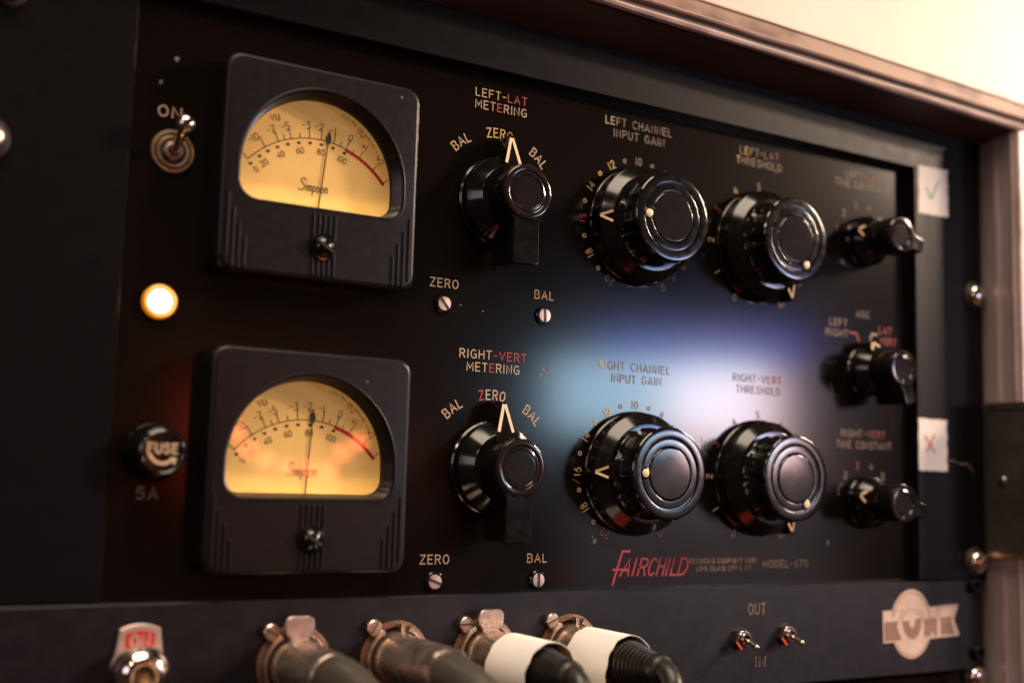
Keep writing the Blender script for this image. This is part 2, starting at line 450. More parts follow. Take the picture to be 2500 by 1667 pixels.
# right upright: grooved inner face, outer lip
b = MB()
p2 = [(11.30,.5),(11.10,-.17),(11.10,-.44),(11.075,-.455),(11.07,-.50),(11.075,-.535),(11.11,-.555),(11.11,-.80),(11.075,-.815),(11.065,-.85),(11.08,-.885),(11.11,-.90),(11.085,-.93),(11.10,-.975),(11.16,-1.0),(11.55,-1.0),(11.58,-.96),(11.58,.5)]
zs = [-12, -8, -4, 0, 2, 3.10]
b.loft([[(x, y, z) for x, y in p2] for z in zs], 0, True, True, True)
npf = len(p2)
for fi in range(npf*(len(zs)-1)):
    if fi % npf in (3,4,8,9,12,13): b.m[fi] = 1
b.build('side_upright', [m_casev, m_ridge], case, ang=25)
b = MB(); b.box(-9, 11.4, .45, .60, -14, 3.0); b.build('leak_blocker_board', m_slot, case)  # added board, stops wall light leaking through the panel gaps
# dark clamp plate with rivet on the upright
b = MB(); b.outline(rrect(0,1,0,1,.02), [(0,0),(0,0)]) if False else None
b.box(10.97, 11.4, -1.3, -.30, -4.36, -1.86, 0, .03)
b.box(11.02, 11.09, -.30, -.19, -4.36, -1.86, 0, .0)
pl = b.build('clamp_plate', m_latch, case, label='dark olive clamp plate on the right upright')
b = MB()
b.lathe([(.075,0),(.075,.01),(.06,.035),(.03,.048)], n=20)
b.v = [(10.972-y, -.62+z_, -3.1+x) for x, y, z_ in b.v]
b.build('rivet', m_chrome, pl)
b = MB(); b.box(10.955, 11.3, -1.32, -.28, -4.43, -4.365, 0, .012)
b.build('plate_lip', m_brass, pl)
b = MB(); b.box(10.955, 11.3, -1.32, -.28, -1.855, -1.74, 0, .012)
b.build('plate_lip', m_latch, pl)

# ================================================================== MOUNTING FRAME round the faceplate
fr = thing('mounting_frame', 'satin grey black rack frame with a window, screwed round the control panel', 'panel', (3.4, -.2, 0))
b = MB()
def rect(x0,x1,z0,z1,y): return [(x0,y,z0),(x1,y,z0),(x1,y,z1),(x0,y,z1)]
xo0, xo1, zo0, zo1 = -6.05, 11.06, -4.828, 3.05
xi0, xi1, zi0, zi1 = -4.15, 9.285, -4.83, 2.31
def frame_outer(d,y): return rect(xo0+d,xo1-d,zo0+d*0,zo1-d,y)
# an upside-down U: left, top and right members, one outline
U_ = [(xo0,zo0),(xi0,zo0),(xi0,zi1),(xi1,zi1),(xi1,zo0),(xo1,zo0),(xo1,zo1),(xo0,zo1)]
b.outline(U_, [(0,-.004),(0,-.185),(.015,-.20)])
frm = b.build('frame_plate', m_frame, fr)
def rack_screw(x, z, y, parent, ang, r=.19, name='mounting_screw', mt=None, slot=True):
    b = MB()
    b.lathe([(r*1.32,y),(r*1.32,y-.035),(r*1.22,y-.05),(r,y-.05)], (x,z), 28, 1, cap1=False)
    b.lathe([(r,y-.04),(r,y-.09),(r*.95,y-.13),(r*.78,y-.165),(r*.4,y-.185),(.01,y-.19)], (x,z), 32, 0)
    if slot:
        c, s_ = math.cos(R(ang)), math.sin(R(ang)); hw = r*.13
        q = [(-r*.96,-hw),(r*.96,-hw),(r*.96,hw),(-r*.96,hw)]
        q = [(x+a*c-d*s_, z+a*s_+d*c) for a, d in q]
        b.outline(q, [(0,y-.10),(0,y-.1925)], 1)
    return b.build(name, [mt or m_chrome, m_slot], parent, o=(x,y,z))
rack_screw(10.80, .19, -.2, fr, 118)
rack_screw(10.70, -4.53, -.2, fr, 30)
rack_screw(-5.70, .21, -.2, fr, 60, r=.19, mt=m_nickel)
rack_screw(-5.56, 1.90, -.2, fr, 20, r=.13, mt=m_nickel)

# ================================================================== THE COMPRESSOR
unit = thing('audio_compressor', 'black rack audio compressor with two amber meters, round knobs and engraved lettering', 'audio compressor', (3.0, 0, -4.8))
b = MB(); b.box(-4.9, 9.9, 0, .12, -5.2, 2.7)
face = b.build('faceplate', m_panel, unit, o=(3, 0, -1.2))
ROW = -3.672
ETCH = [m_cream, m_yellow, m_red, m_dull, m_redpink]
LH = .112
def legend(items):
    e = Engrave(-.004)
    for it in items: e.text(**it)
    return e.build('engraved_label', ETCH, face)
def two(l1, x0, x1, z1, l2, x2, x3, z2, m=0, c1=None, c2=None):
    legend([dict(t=l1, x=x0, z=z1, h=LH, width=x1-x0, m=m, colours=c1), dict(t=l2, x=x2, z=z2, h=LH, width=x3-x2, m=m, colours=c2)])
two('LEFT-LAT', .535, 1.365, 1.965, 'METERING', .535, 1.365, 1.795, c1={3:1,5:2,6:2,7:2}, c2={2:1,3:2})
two('RIGHT-VERT', .413, 1.464, -1.705, 'METERING', .53, 1.357, -1.878, c1={5:2,6:2,7:2,8:2,9:2}, c2={3:2})
two('LEFT CHANNEL', 2.76, 4.0, 1.975, 'INPUT GAIN', 2.91, 3.86, 1.795, m=3, c1={0:0,1:0})
two('RIGHT CHANNEL', 2.725, 4.03, -1.695, 'INPUT GAIN', 2.95, 3.857, -1.872, m=3, c1={0:0,1:0})
two('LEFT-LAT', 5.41, 6.24, 1.965, 'THRESHOLD', 5.335, 6.30, 1.795, m=3, c1={1:1,5:4,6:4,7:4}, c2={0:0})
two('RIGHT-VERT', 5.29, 6.30, -1.70, 'THRESHOLD', 5.356, 6.27, -1.874, m=3, c1={5:4,6:4,7:4,8:4,9:4})
two('LEFT-LAT', 7.79, 8.62, 1.955, 'TIME CONSTANT', 7.545, 8.845, 1.79, m=3, c1={5:4,6:4,7:4})
two('RIGHT-VERT', 7.66, 8.69, -2.46, 'TIME CONSTANT', 7.55, 8.835, -2.645, m=3, c1={5:4,6:4,7:4,8:4,9:4})
legend([dict(t='ZERO', x=-.073, z=-.785, h=LH, width=.42)])
legend([dict(t='BAL', x=1.588, z=-.782, h=LH, width=.31, colours={0:1})])
legend([dict(t='ZERO', x=-.078, z=-4.456, h=LH, width=.42)])
legend([dict(t='BAL', x=1.577, z=-4.452, h=LH, width=.31, colours={1:1})])
legend([dict(t='ON', x=-3.80, z=.87, h=.125, width=.27)])
legend([dict(t='5A', x=-3.775, z=-3.675, h=.13, width=.24, m=3)])
legend([dict(t='AGC', x=8.03, z=-.43, h=.11, width=.32, m=3)])
e = Engrave(-.004)
e.text('LEFT', 7.40, -.62, .11, m=3, width=.40); e.text('RIGHT', 7.31, -.80, .11, m=3, width=.50)
e.stroke([(7.86,-.715),(8.02,-.715),(8.08,-.84)], .025, 2)
e.stroke([(8.52,-.70),(8.40,-.69),(8.36,-.80)], .025, 0)
e.text('LAT', 8.58, -.665, .11, m=2, width=.30); e.text('VERT', 8.60, -.85, .11, m=2, width=.40)
e.build('engraved_label', ETCH, face)
def arc_bal(dz):
    e = Engrave(-.004)
    cx, cz, r = .935, .482+dz, 1.0
    e.arctext('BAL', cx, cz, r, 128, .125); e.arctext('ZERO', cx, cz, r, 90, .125, colours={0:2} if dz else {1:1,2:1,3:3}); e.arctext('BAL', cx, cz, r, 49, .125)
    e.build('engraved_label', ETCH, face)
arc_bal(0); arc_bal(ROW)
def gain_scale(dz):
    e = Engrave(-.004)
    for n in range(21):
        a = 90+(n-10)*15; x = 3.378+math.cos(R(a)); z = .482+dz+math.sin(R(a))
        cm = 0 if 13 <= n <= 19 else 3
        if n == 12: cm = 1
        if n % 2 == 0: e.text(str(n), x, z, .11, m=cm if n != 16 or dz else 2, rot=R(a-90), centre=True)
        else: e.stroke(arc(x, z, .026, 0, 360, 14), .018, 1 if n == 13 else cm)
    e.build('dial_scale', ETCH, face)
def thr_scale(dz):
    e = Engrave(-.004)
    for n in range(11):
        a = 240-30*n; x = 5.806+.99*math.cos(R(a)); z = .476+dz+.99*math.sin(R(a))
        e.text(str(n), x, z, .11, m=1 if n == 4 and not dz else (4 if n == 3 else 3 if n > 2 else 0), rot=R(a-90), centre=True)
    e.build('dial_scale', ETCH, face)
def tc_scale(cz):
    e = Engrave(-.004)
    for n in range(1, 7):
        a = 165-30*(n-1); e.text(str(n), 8.19+.63*math.cos(R(a)), cz+.63*math.sin(R(a)), .11, m=4 if n == 3 else 3, centre=True)
    e.build('dial_scale', ETCH, face)
gain_scale(0); gain_scale(ROW); thr_scale(0); thr_scale(ROW); tc_scale(.873); tc_scale(-3.545)
# maker's line along the lower edge
e = Engrave(-.004)
sh = .34
e.stroke([(3.325,-4.313),(3.195,-4.313),(3.027,-4.785)], .034, 2)
e.stroke([(3.035,-4.575),(3.285,-4.575)], .034, 2)
for t, x0, x1 in (('A',3.155,3.30),('I',3.365,3.38),('R',3.465,3.60),('C',3.645,3.76),('H',3.815,3.93),('I',3.985,4.0),('L',4.075,4.18),('D',4.215,4.36)):
    e.text(t, x0, -4.662, .24, w=.125, m=2, width=x1-x0 if t != 'I' else None, shear=sh if t != 'A' else .42)
e.build('maker_logo', ETCH, face)
legend([dict(t='RECORDING EQUIPMENT CORP.', x=4.45, z=-4.50, h=.068, width=1.36, m=3), dict(t='LONG ISLAND CITY 1, N.Y.', x=4.58, z=-4.612, h=.068, width=1.12, m=3)])
legend([dict(t='MODEL-670', x=5.92, z=-4.575, h=.105, width=.96, m=3)])
# small chips in the paint
for x, z, r in ((2.697,-4.166,.045),(2.66,-4.10,.02),(-3.62,1.60,.03),(-3.80,1.28,.028),(1.72,-1.85,.03),(1.76,-1.78,.035),(7.28,-2.05,.02),(7.33,-4.20,.035),(7.0,-2.4,.014),(3.95,-4.17,.014),(4.1,-4.14,.014),(.4,-1.0,.012),(.75,-1.05,.012)):
    b = MB(); pts = [(x+r*math.cos(R(a))*(.5+random.random()*.7), z+r*math.sin(R(a))*(.6+random.random()*.8)) for a in range(0, 360, 30)]
    b.add([(p, -.004, q) for p, q in pts], [list(range(12))])
    b.build('paint_chip', m_blue, face, o=(x,0,z))

for st in ([(1.70,-1.90),(1.78,-1.80)], [(1.80,-1.84),(1.86,-1.70),(1.87,-1.66)], [(4.66,-2.62),(4.70,-2.80),(4.74,-2.86)], [(4.73,-2.66),(4.76,-2.78)], [(6.66,-2.5),(6.69,-2.58)], [(2.3,-3.3),(2.42,-3.36)], [(7.42,-1.6),(7.46,-1.82)]):
    e = Engrave(-.004); e.stroke(smooth(st, 3), .011); e.build('scratch', m_blue, face, o=(st[0][0], 0, st[0][1]))
# ---- meters
def star_ring(outline_pts, cz, n):
    """sample a closed outline by rays from (0,cz) so two outlines can be lofted"""
    res = []
    for k in range(n):
        a = 2*math.pi*k/n; d = Vector((math.cos(a), math.sin(a))); best = 0
        for i in range(len(outline_pts)):
            p = Vector(outline_pts[i-1])-Vector((0,cz)); q = Vector(outline_pts[i])-Vector((0,cz)); e_ = q-p
            den = d.x*e_.y-d.y*e_.x
            if abs(den) < 1e-12: continue
            t = (p.x*e_.y-p.y*e_.x)/den; s_ = (p.x*d.y-p.y*d.x)/den
            if t > 0 and -1e-9 <= s_ <= 1+1e-9: best = max(best, t)
        res.append((d.x*best, cz+d.y*best))
    return res
def window(r, bot, cr, cz=-.03):
    return arc(0, cz, r, 0, 180, 48)+arc(-r+cr, bot+cr, cr, 180, 270, 10)+arc(r-cr, bot+cr, cr, 270, 360, 10)
def make_meter(cx, cz, needle, label):
    N = 288
    def ring(pts, y): return [(cx+p[0], y, cz+p[1]) for p in star_ring(pts, -.02, N)]
    b = MB()
    hw, hh = 1.305, 1.345
    ro = [ring(rrect(-hw,hw,-hh,hh,.19), -.004), ring(rrect(-hw,hw,-hh,hh,.19), -.365), ring(rrect(-hw+.012,hw-.012,-hh+.012,hh-.012,.185), -.395),
          ring(rrect(-hw+.035,hw-.035,-hh+.035,hh-.035,.17), -.415), ring(rrect(-hw+.07,hw-.07,-hh+.07,hh-.07,.15), -.422),
          ring(window(1.125,-.478,.27), -.42), ring(window(1.11,-.462,.26), -.428), ring(window(1.09,-.445,.24), -.424), ring(window(1.07,-.43,.23), -.40), ring(window(1.03,-.385,.19), -.155), ring(window(1.025,-.382,.19), -.15)]
    b.loft(ro, 0)
    def rib(x, z0, z1):
        w = .017
        pts = [(cx+p[0], cz+p[1]) for p in arc(x, z1-w, w, 0, 180, 8)+arc(x, z0+w, w, 180, 360, 8)]
        b.outline(pts, [(0,-.41),(0,-.428),(.004,-.436),(.010,-.440)])
    for i in range(5): rib(-.13+.07*i+.02, -1.29, -.505)
    for sgn in (-1, 1):
        for x, zt in ((1.20,-.40),(1.125,-.575),(1.05,-.745),(.975,-.915)): rib(sgn*x, -1.30 if x < 1.19 else -1.22, zt)
    mt = b.build('vu_meter', m_bezel, unit, o=(cx, 0, cz), label=label)
    # dial behind the window with its scale
    e = Engrave(-.104)
    e.outline(rrect(cx-1.16,cx+1.16,cz-.55,cz+1.12,.05), [(0,-.02),(0,-.10)], 0)
    px, pz, Ra = cx+.02, cz-.695, 1.217
    def P(a, r): return (px+r*math.sin(R(a)), pz+r*math.cos(R(a)))
    e.stroke([P(a, Ra) for a in [-48+66.7*i/40 for i in range(41)]], .012, 1)
    ra = [18.7+31.2*i/20 for i in range(21)]
    e.stroke([P(a, Ra-.012) for a in ra], .045, 2)
    for t, a, lg in (('-20',-48,.115),('-10',-34.6,.14),('-7',-25.4,.14),('',-21.3,.06),('-5',-17.1,.14),('',-11.4,.06),('-3',-5.4,.14),('-2',2.0,.14),('-1',10.0,.14),('',14.4,.06),('0',18.7,.14)):
        e.stroke([P(a, Ra), P(a, Ra+lg)], .011, 1)
        if t: e.text(t, *P(a-1.7*len(t)+1.7, Ra+.165), .096, .10, 1, rot=R(-a*.9), centre=True, gap=.22)
    for t, a, lg in (('',23.2,.05),('+1',28.2,.10),('+2',39.4,.09),('+3',49.6,.08)):
        e.stroke([P(a, Ra), P(a, Ra+lg)], .012, 2)
        if t: e.text(t, *P(a-.6, Ra+.165), .092, .11, 2, rot=R(-a), centre=True, gap=.2)
    for a, t in ((-48.7,'0'),(-41,'20'),(-34.5,''),(-27.5,'40'),(-20.2,''),(-12.8,'60'),(-5.3,''),(2.3,'80'),(10.2,''),(18.4,'100')):
        x, z = P(a, 1.157); e.stroke([(x-.006,z),(x+.006,z)], .037, 1)
        if t: e.text(t, *P(a, 1.06), .075, .13, 1, rot=R(-a), centre=True, gap=.22)
    e.text('VU', cx-.565, cz+.70, .075, .15, 1, rot=R(16), centre=True); e.text('VU', cx+.60, cz+.70, .075, .15, 2, rot=R(-28), centre=True)
    e.arctext('ELECTRIC CO. CHICAGO, U.S.A.', cx, cz-.03, .985, 47, .036, .14, 1)
    # the maker's script
    k = .115; ox, oz = cx-.20, cz-.165
    scr = [smooth([(.62,1.15),(.5,1.34),(.28,1.38),(.08,1.22),(.1,1.0),(.32,.8),(.5,.58),(.5,.3),(.3,.06),(0,.02),(-.16,.14)]),
           [(.72,.62),(.72,.02)], [(.72,.86),(.72,.88)], [(.92,.62),(.92,.02)], smooth([(.92,.46),(1.04,.62),(1.14,.5),(1.14,.02)]), smooth([(1.14,.46),(1.26,.62),(1.36,.5),(1.36,.02)]),
           [(1.56,.62),(1.56,-.5)], smooth([(1.56,.5),(1.7,.62),(1.84,.46),(1.84,.18),(1.7,.02),(1.56,.12)]),
           smooth([(2.24,.54),(2.12,.62),(2.03,.5),(2.1,.36),(2.24,.26),(2.24,.08),(2.1,.0),(2.0,.08)]),
           A(2.6,.31,.2,.31,90,450,16), [(2.98,.62),(2.98,.02)], smooth([(2.98,.44),(3.12,.62),(3.26,.5),(3.26,.02)])]
    for st in scr: e.stroke([(ox+p[0]*k*.98+.10*k*p[1], oz+p[1]*k) for p in st], .0125, 1)
    e.build('dial', [m_dial, m_ink, m_redink], mt, o=(cx, -.06, cz))
    # needle
    b = MB(); tip = P(needle, Ra+.15); bs = P(needle, .16)
    d = Vector((tip[0]-bs[0], tip[1]-bs[1])).normalized(); q = Vector((-d.y, d.x))
    def pt(l, w): return (bs[0]+d.x*l+q.x*w, bs[1]+d.y*l+q.y*w)
    Ln = (Vector(tip)-Vector(bs)).length
    prof = [(0,.009),(Ln-.20,.008),(Ln-.17,.026),(Ln-.12,.042),(Ln-.08,.030),(Ln-.04,.010),(Ln,.004)]
    out = [pt(l, -w) for l, w in prof]+[pt(l, w) for l, w in prof[::-1]]
    b.outline(out, [(0,-.113),(0,-.119)])
    b.build('needle', m_ink, mt, o=(px, -.115, pz))
    # needle hub cover
    # window pane
    b = MB(); pts = [(cx+p[0], cz+p[1]) for p in window(1.048,-.40,.205)]
    b.add([(p[0], -.205, p[1]) for p in pts], [list(range(len(pts)))])
    b.build('window_pane', mg, mt, o=(cx, -.205, cz))
    # zero screw
    b = MB(); sx, sz = cx+.02, cz-.925
    b.lathe([(.175,-.41),(.175,-.45),(.165,-.465),(.14,-.468),(.135,-.45)], (sx,sz), 36, 0, cap1=False)
    b.lathe([(.135,-.44),(.13,-.475),(.10,-.515),(.05,-.535),(.01,-.538)], (sx,sz), 32, 0)
    c, s_ = math.cos(R(-32)), math.sin(R(-32))
    b.outline([(sx+p*c-q_*s_, sz+p*s_+q_*c) for p, q_ in ((-.12,-.014),(.12,-.014),(.12,.014),(-.12,.014))], [(0,-.46),(0,-.5405)], 1)
    b.build('zero_adjust_screw', [m_bake, m_slot], mt, o=(sx, -.42, sz))
    ch = (-.80, 1.56, .022) if cz > 0 else (-1.12, -2.17, .026)
    b = MB(); b.add([(ch[0]+ch[2]*(.6+.5*random.random())*math.cos(R(a)), -.4245, ch[1]+ch[2]*(.6+.5*random.random())*math.sin(R(a))) for a in range(0,360,40)], [list(range(9))])
    b.build('edge_chip', m_rust if cz < 0 else m_blue, mt, o=(ch[0], -.42, ch[1]))
    # lamp inside the case, under the window
    l = lamp('dial_lamp', 'AREA', (cx, -.31, cz-1.05), .026, (1.0,.72,.38), 2.0, (cx, -.10, cz+.5), .12)
    return mt
make_meter(-1.82, .375, 6.2, 'upper amber meter with its needle just short of minus one')
make_meter(-1.80, -3.193, 3.4, 'lower amber meter with its needle just past minus two')

# ---- round fluted knobs
def flute(depth, lobes, ph, ks):
    def f(t, k):
        if k not in ks: return 1.
        c = math.cos(lobes*(t-ph)); return 1. - depth*ks[k]*max(0., c)**3
    return f
def make_round_knob(cx, cz, ang, name, mark_top=None):
    b = MB()
    b.lathe([(.905,-.004),(.905,-.045),(.895,-.06),(.88,-.07),(.872,-.235),(.864,-.252),(.850,-.262),(.722,-.372),(.708,-.378),(.60,-.380)], (cx,cz), 96, cap1=False)
    ks = {0:.6,1:1.0,2:1.,3:1.,4:1.,5:1.,6:.8,7:.4,8:0}
    b.lathe([(.66,-.385),(.625,-.43),(.60,-.52),(.605,-.66),(.635,-.745),(.655,-.775),(.662,-.80),(.657,-.826),(.640,-.844),(.615,-.852),(.525,-.853),(.512,-.848),(.506,-.832),(.496,-.831),(.488,-.840),(.475,-.843),(.392,-.845),(.382,-.841),(.375,-.82)], (cx,cz), 144, cap1=False, mod=flute(.06, 8, R(ang)+R(22.5), ks))
    kn = b.build(name, m_bake, unit, o=(cx, 0, cz), ang=28)
    b = MB()
    b.lathe([(.37,-.80),(.37,-.840),(.362,-.850),(.352,-.853),(.345,-.8545),(.2,-.8555),(.01,-.856)], (cx,cz), 64)
    b.build('cap_disc', m_bakecap, kn, o=(cx, -.8, cz))
    def rot2(l, w): return (cx+l*math.cos(R(ang))-w*math.sin(R(ang)), cz+l*math.sin(R(ang))+w*math.cos(R(ang)))
    # pointer wedge on the skirt
    b = MB()
    b.loft([[ (rot2(.985,0)[0], -.02, rot2(.985,0)[1]), (rot2(.58,.17)[0], -.02, rot2(.58,.17)[1]), (rot2(.58,-.17)[0], -.02, rot2(.58,-.17)[1])],
            [ (rot2(.965,0)[0], -.30, rot2(.965,0)[1]), (rot2(.58,.155)[0], -.44, rot2(.58,.155)[1]), (rot2(.58,-.155)[0], -.44, rot2(.58,-.155)[1])]], 0, True, True, True)
    b.build('pointer', m_bake, kn, o=(cx, 0, cz))
    def yy(l): return -.30-(.965-l)*.14/.385-.006
    def bar(l0,w0,l1,w1,t):
        a = Vector(rot2(l0,w0)); c = Vector(rot2(l1,w1)); d = (c-a).normalized(); q = Vector((-d.y,d.x))*t/2
        return [(*(a+q)[:1], yy(l0), (a+q)[1]), ((c+q)[0], yy(l1), (c+q)[1]), ((c-q)[0], yy(l1), (c-q)[1]), ((a-q)[0], yy(l0), (a-q)[1])]
    b = MB()
    b.add(bar(.915,.004,.735,.075,.036), [[0,1,2,3]]); 
    q = bar(.915,-.004,.735,-.075,.036); b.add([(x,y-.002,z) for x,y,z in q], [[0,1,2,3]])
    b.build('pointer_mark', m_ivory, kn, o=(cx, -.35, cz))
    b = MB(); c = rot2(.44, 0)
    b.lathe([(.088,-.815),(.085,-.848),(.075,-.856),(.062,-.858)], c, 28, 0, cap1=False)
    b.lathe([(.060,-.84),(.058,-.862),(.04,-.870),(.01,-.873)], c, 24, 1)
    b.build('position_dot', [m_bake, m_ivory], kn, o=(c[0], -.84, c[1]))
    return kn
k = make_round_knob(3.378, .482, 180, 'gain_knob'); copy_tree(k, (0,0,ROW), unit)
k = make_round_knob(5.806, .478, -62, 'threshold_knob'); copy_tree(k, (0,0,ROW), unit)

# ---- bar knobs with a pointer
def make_bar_knob(cx, cz, ang, name, r=.39, bar_l=.975, bw=.205, skirt=.61, ptip=.90, ycap=-.79, bw_end=None):
    """ang = direction of the pointer; the bar handle points the other way"""
    bw_end = bw if bw_end is None else bw_end
    def T(p):   # local: pointer along +x
        c, s_ = math.cos(R(ang)), math.sin(R(ang)); return (cx+p[0]*c-p[1]*s_, cz+p[0]*s_+p[1]*c)
    b = MB()
    b.lathe([(skirt*1.04,-.004),(skirt*1.04,-.05),(skirt,-.07),(skirt,-.19),(skirt*.985,-.21),(skirt*.76,-.36),(skirt*.74,-.37),(r*.8,-.372)], (cx,cz), 72, cap1=False)
    # keyhole outline: round head + bar
    a = math.degrees(math.asin(bw*1.02/r)); fl = .07
    ol = arc(0, 0, r, -180+a+12, 180-a-12, 44)
    p_end = (-math.sqrt(r*r-bw*bw)-fl, bw)
    ol += [p_end, (-bar_l*.7, (bw+bw_end)/2)]
    ol += arc(-bar_l+.05, bw_end-.05, .05, 90, 180, 6)+arc(-bar_l+.05, -bw_end+.05, .05, 180, 270, 6)
    ol += [(-bar_l*.7, -(bw+bw_end)/2), (p_end[0], -bw)]
    ol = [T(p) for p in ol]
    b.outline(ol, [(.03,-.20),(.018,-.40),(0,ycap+.06),(0,ycap+.022),(.008,ycap+.006),(.022,ycap)], 0, False, True)
    kn = b.build(name, m_bake, unit, o=(cx, 0, cz), ang=32)
    b = MB(); q = ycap
    b.lathe([(r*.97,q+.02),(r*.96,q-.012),(r*.90,q-.028),(r*.80,q-.030),(r*.74,q-.018),(r*.72,q-.012),(r*.66,q-.020),(r*.63,q-.022),(r*.61,q-.012),(r*.60,q-.006)], (cx,cz), 56, 0, cap1=False)
    b.lathe([(r*.605,q-.004),(r*.59,q-.008),(r*.57,q-.0085),(r*.3,q-.0088),(.005,q-.009)], (cx,cz), 48, 0)
    b.build('cap_ring', m_bakecap, kn, o=(cx, q, cz))
    # pointer wedge
    f0, f1 = T((ptip,0)), None
    hw = .165*r/.39
    base = [T((ptip*1.0,.03)), T((r*.9,hw*1.15)), T((r*.9,-hw*1.15)), T((ptip*1.0,-.03))]
    top = [T((ptip*.985,.018)), T((r*.9,hw)), T((r*.9,-hw)), T((ptip*.985,-.018))]
    b = MB()
    yt, yb = -.33, -.42
    b.loft([[(p[0],-.02,p[1]) for p in base], [(top[0][0],yt,top[0][1]),(top[1][0],yb,top[1][1]),(top[2][0],yb,top[2][1]),(top[3][0],yt,top[3][1])]], 0, True, True, True)
    b.build('pointer', m_bake, kn, o=(cx, 0, cz))
    def yy(l): return yt+(yb-yt)*(ptip*.985-l)/(ptip*.985-r*.9)-.006
    b = MB(); l0, l1 = ptip*.945, r*1.22
    t = .044*r/.39
    for sg in (1, -1):
        w1 = hw*.68*sg
        a_ = Vector((l0, .012*sg)); c_ = Vector((l1, w1)); d = (c_-a_).normalized(); n_ = Vector((-d.y,d.x))*t/2
        vs = []
        for p in (a_+n_, c_+n_, c_-n_, a_-n_):
            w = T(p); vs.append((w[0], yy(p.x)-.001*(sg+1), w[1]))
        b.add(vs, [[0,1,2,3]])
    b.build('pointer_mark', m_ivory, kn, o=(cx, -.38, cz))
    return kn
k = make_bar_knob(.935, .49, 90, 'metering_knob'); copy_tree(k, (0,0,ROW), unit)
k = make_bar_knob(8.19, .865, 166, 'time_constant_knob', r=.31, bar_l=.57, bw=.13, skirt=.42, ptip=.50, ycap=-.83, bw_end=.12)
copy_tree(k, (0,0,-4.40), unit)
make_bar_knob(8.20, -1.351, 109, 'agc_knob', r=.31, bar_l=.60, bw=.12, skirt=.42, ptip=.50, ycap=-.84)

# ---- slotted trim screws
def trim_screw(x, z, ang):
    b = MB()
    b.lathe([(.135,-.004),(.133,-.03),(.12,-.045),(.103,-.045),(.10,-.02)], (x,z), 32, 1, cap1=False)
    b.lathe([(.098,-.018),(.098,-.046),(.092,-.056),(.01,-.060)], (x,z), 32, 0)
    c, s_ = math.cos(R(ang)), math.sin(R(ang))
    b.outline([(x+p*c-q*s_, z+p*s_+q*c) for p, q in ((-.094,-.019),(.094,-.019),(.094,.019),(-.094,.019))], [(0,-.03),(0,-.0625)], 2)
    b.build('trim_screw', [m_flat, m_bake, m_slot], unit, o=(x, 0, z))
trim_screw(.128, -1.014, -50); trim_screw(1.735, -1.021, 92); trim_screw(.128, -1.014+ROW, -22); trim_screw(1.735, -1.021+ROW, 90)

# ---- toggle switch, pilot lamp and fuse holder
b = MB(); tx, tz = -3.61, .45
b.lathe([(.262,-.004),(.262,-.03),(.254,-.040),(.224,-.040),(.220,-.028),(.200,-.028),(.196,-.044),(.160,-.048),(.155,-.030),(.124,-.030),(.120,-.08),(.105,-.095),(.072,-.095),(.062,-.03)], (tx,tz), 56, ms=[0,0,0,1,1,1,0,1,1,2,2,2,1])
tg = b.build('toggle_switch', [m_brass, m_slot, m_nickel], unit, o=(tx, 0, tz))
b = MB(); b.tube([(tx,-.02,tz-.02),(tx,-.12,tz),(tx,-.28,tz+.07),(tx,-.42,tz+.16),(tx,-.50,tz+.215)], [.05,.05,.05,.056,.06], 24)
b.sphere((tx,-.50,tz+.218), .118, 0, 28)
b.build('lever', m_chrome, tg, o=(tx, -.1, tz), ang=50)
b = MB(); lx, lz = -3.655, -1.37
b.lathe([(.205,-.004),(.205,-.05),(.198,-.075),(.18,-.085),(.165,-.06),(.165,-.03)], (lx,lz), 48, 0)
pl = b.build('pilot_lamp', m_lampglass, unit, o=(lx, 0, lz), label='lit amber pilot lamp')
b = MB(); b.lathe([(.138,-.035),(.138,-.06),(.128,-.072),(.10,-.080),(.05,-.084),(.01,-.085)], (lx,lz), 40, 0)
b.build('lamp_lens', m_lampcore, pl, o=(lx, -.1, lz))
b = MB(); fx, fz = -3.63, -3.14
b.lathe([(.35,-.004),(.35,-.05),(.335,-.08),(.32,-.10),(.30,-.30)], (fx,fz), 64, 0, cap1=False)
def knurl(t, k): return 1+.012*math.cos(28*t) if k < 4 else 1.
b.lathe([(.318,-.10),(.313,-.14),(.30,-.38),(.29,-.42),(.265,-.452),(.235,-.470),(.222,-.460),(.01,-.455)], (fx,fz), 168, 0, mod=knurl)
fh = b.build('fuse_holder', m_bake, unit, o=(fx, 0, fz), label='black fuse holder cap')
e = Engrave(-.462)
e.text('FUSE', fx, fz+.045, .105, .2, 0, width=.33, centre=True)
e.stroke([(fx+.16*math.cos(R(a))*1.0, fz+.045+.17*math.sin(R(a))) for a in range(205, 320, 8)], .04, 0)
e.add([(fx+.165,-.4665,fz-.06),(fx+.075,-.4665,fz-.06),(fx+.14,-.4665,fz-.145)], [[0,1,2]])
e.build('engraved_label', ETCH, fh, o=(fx,-.46,fz))

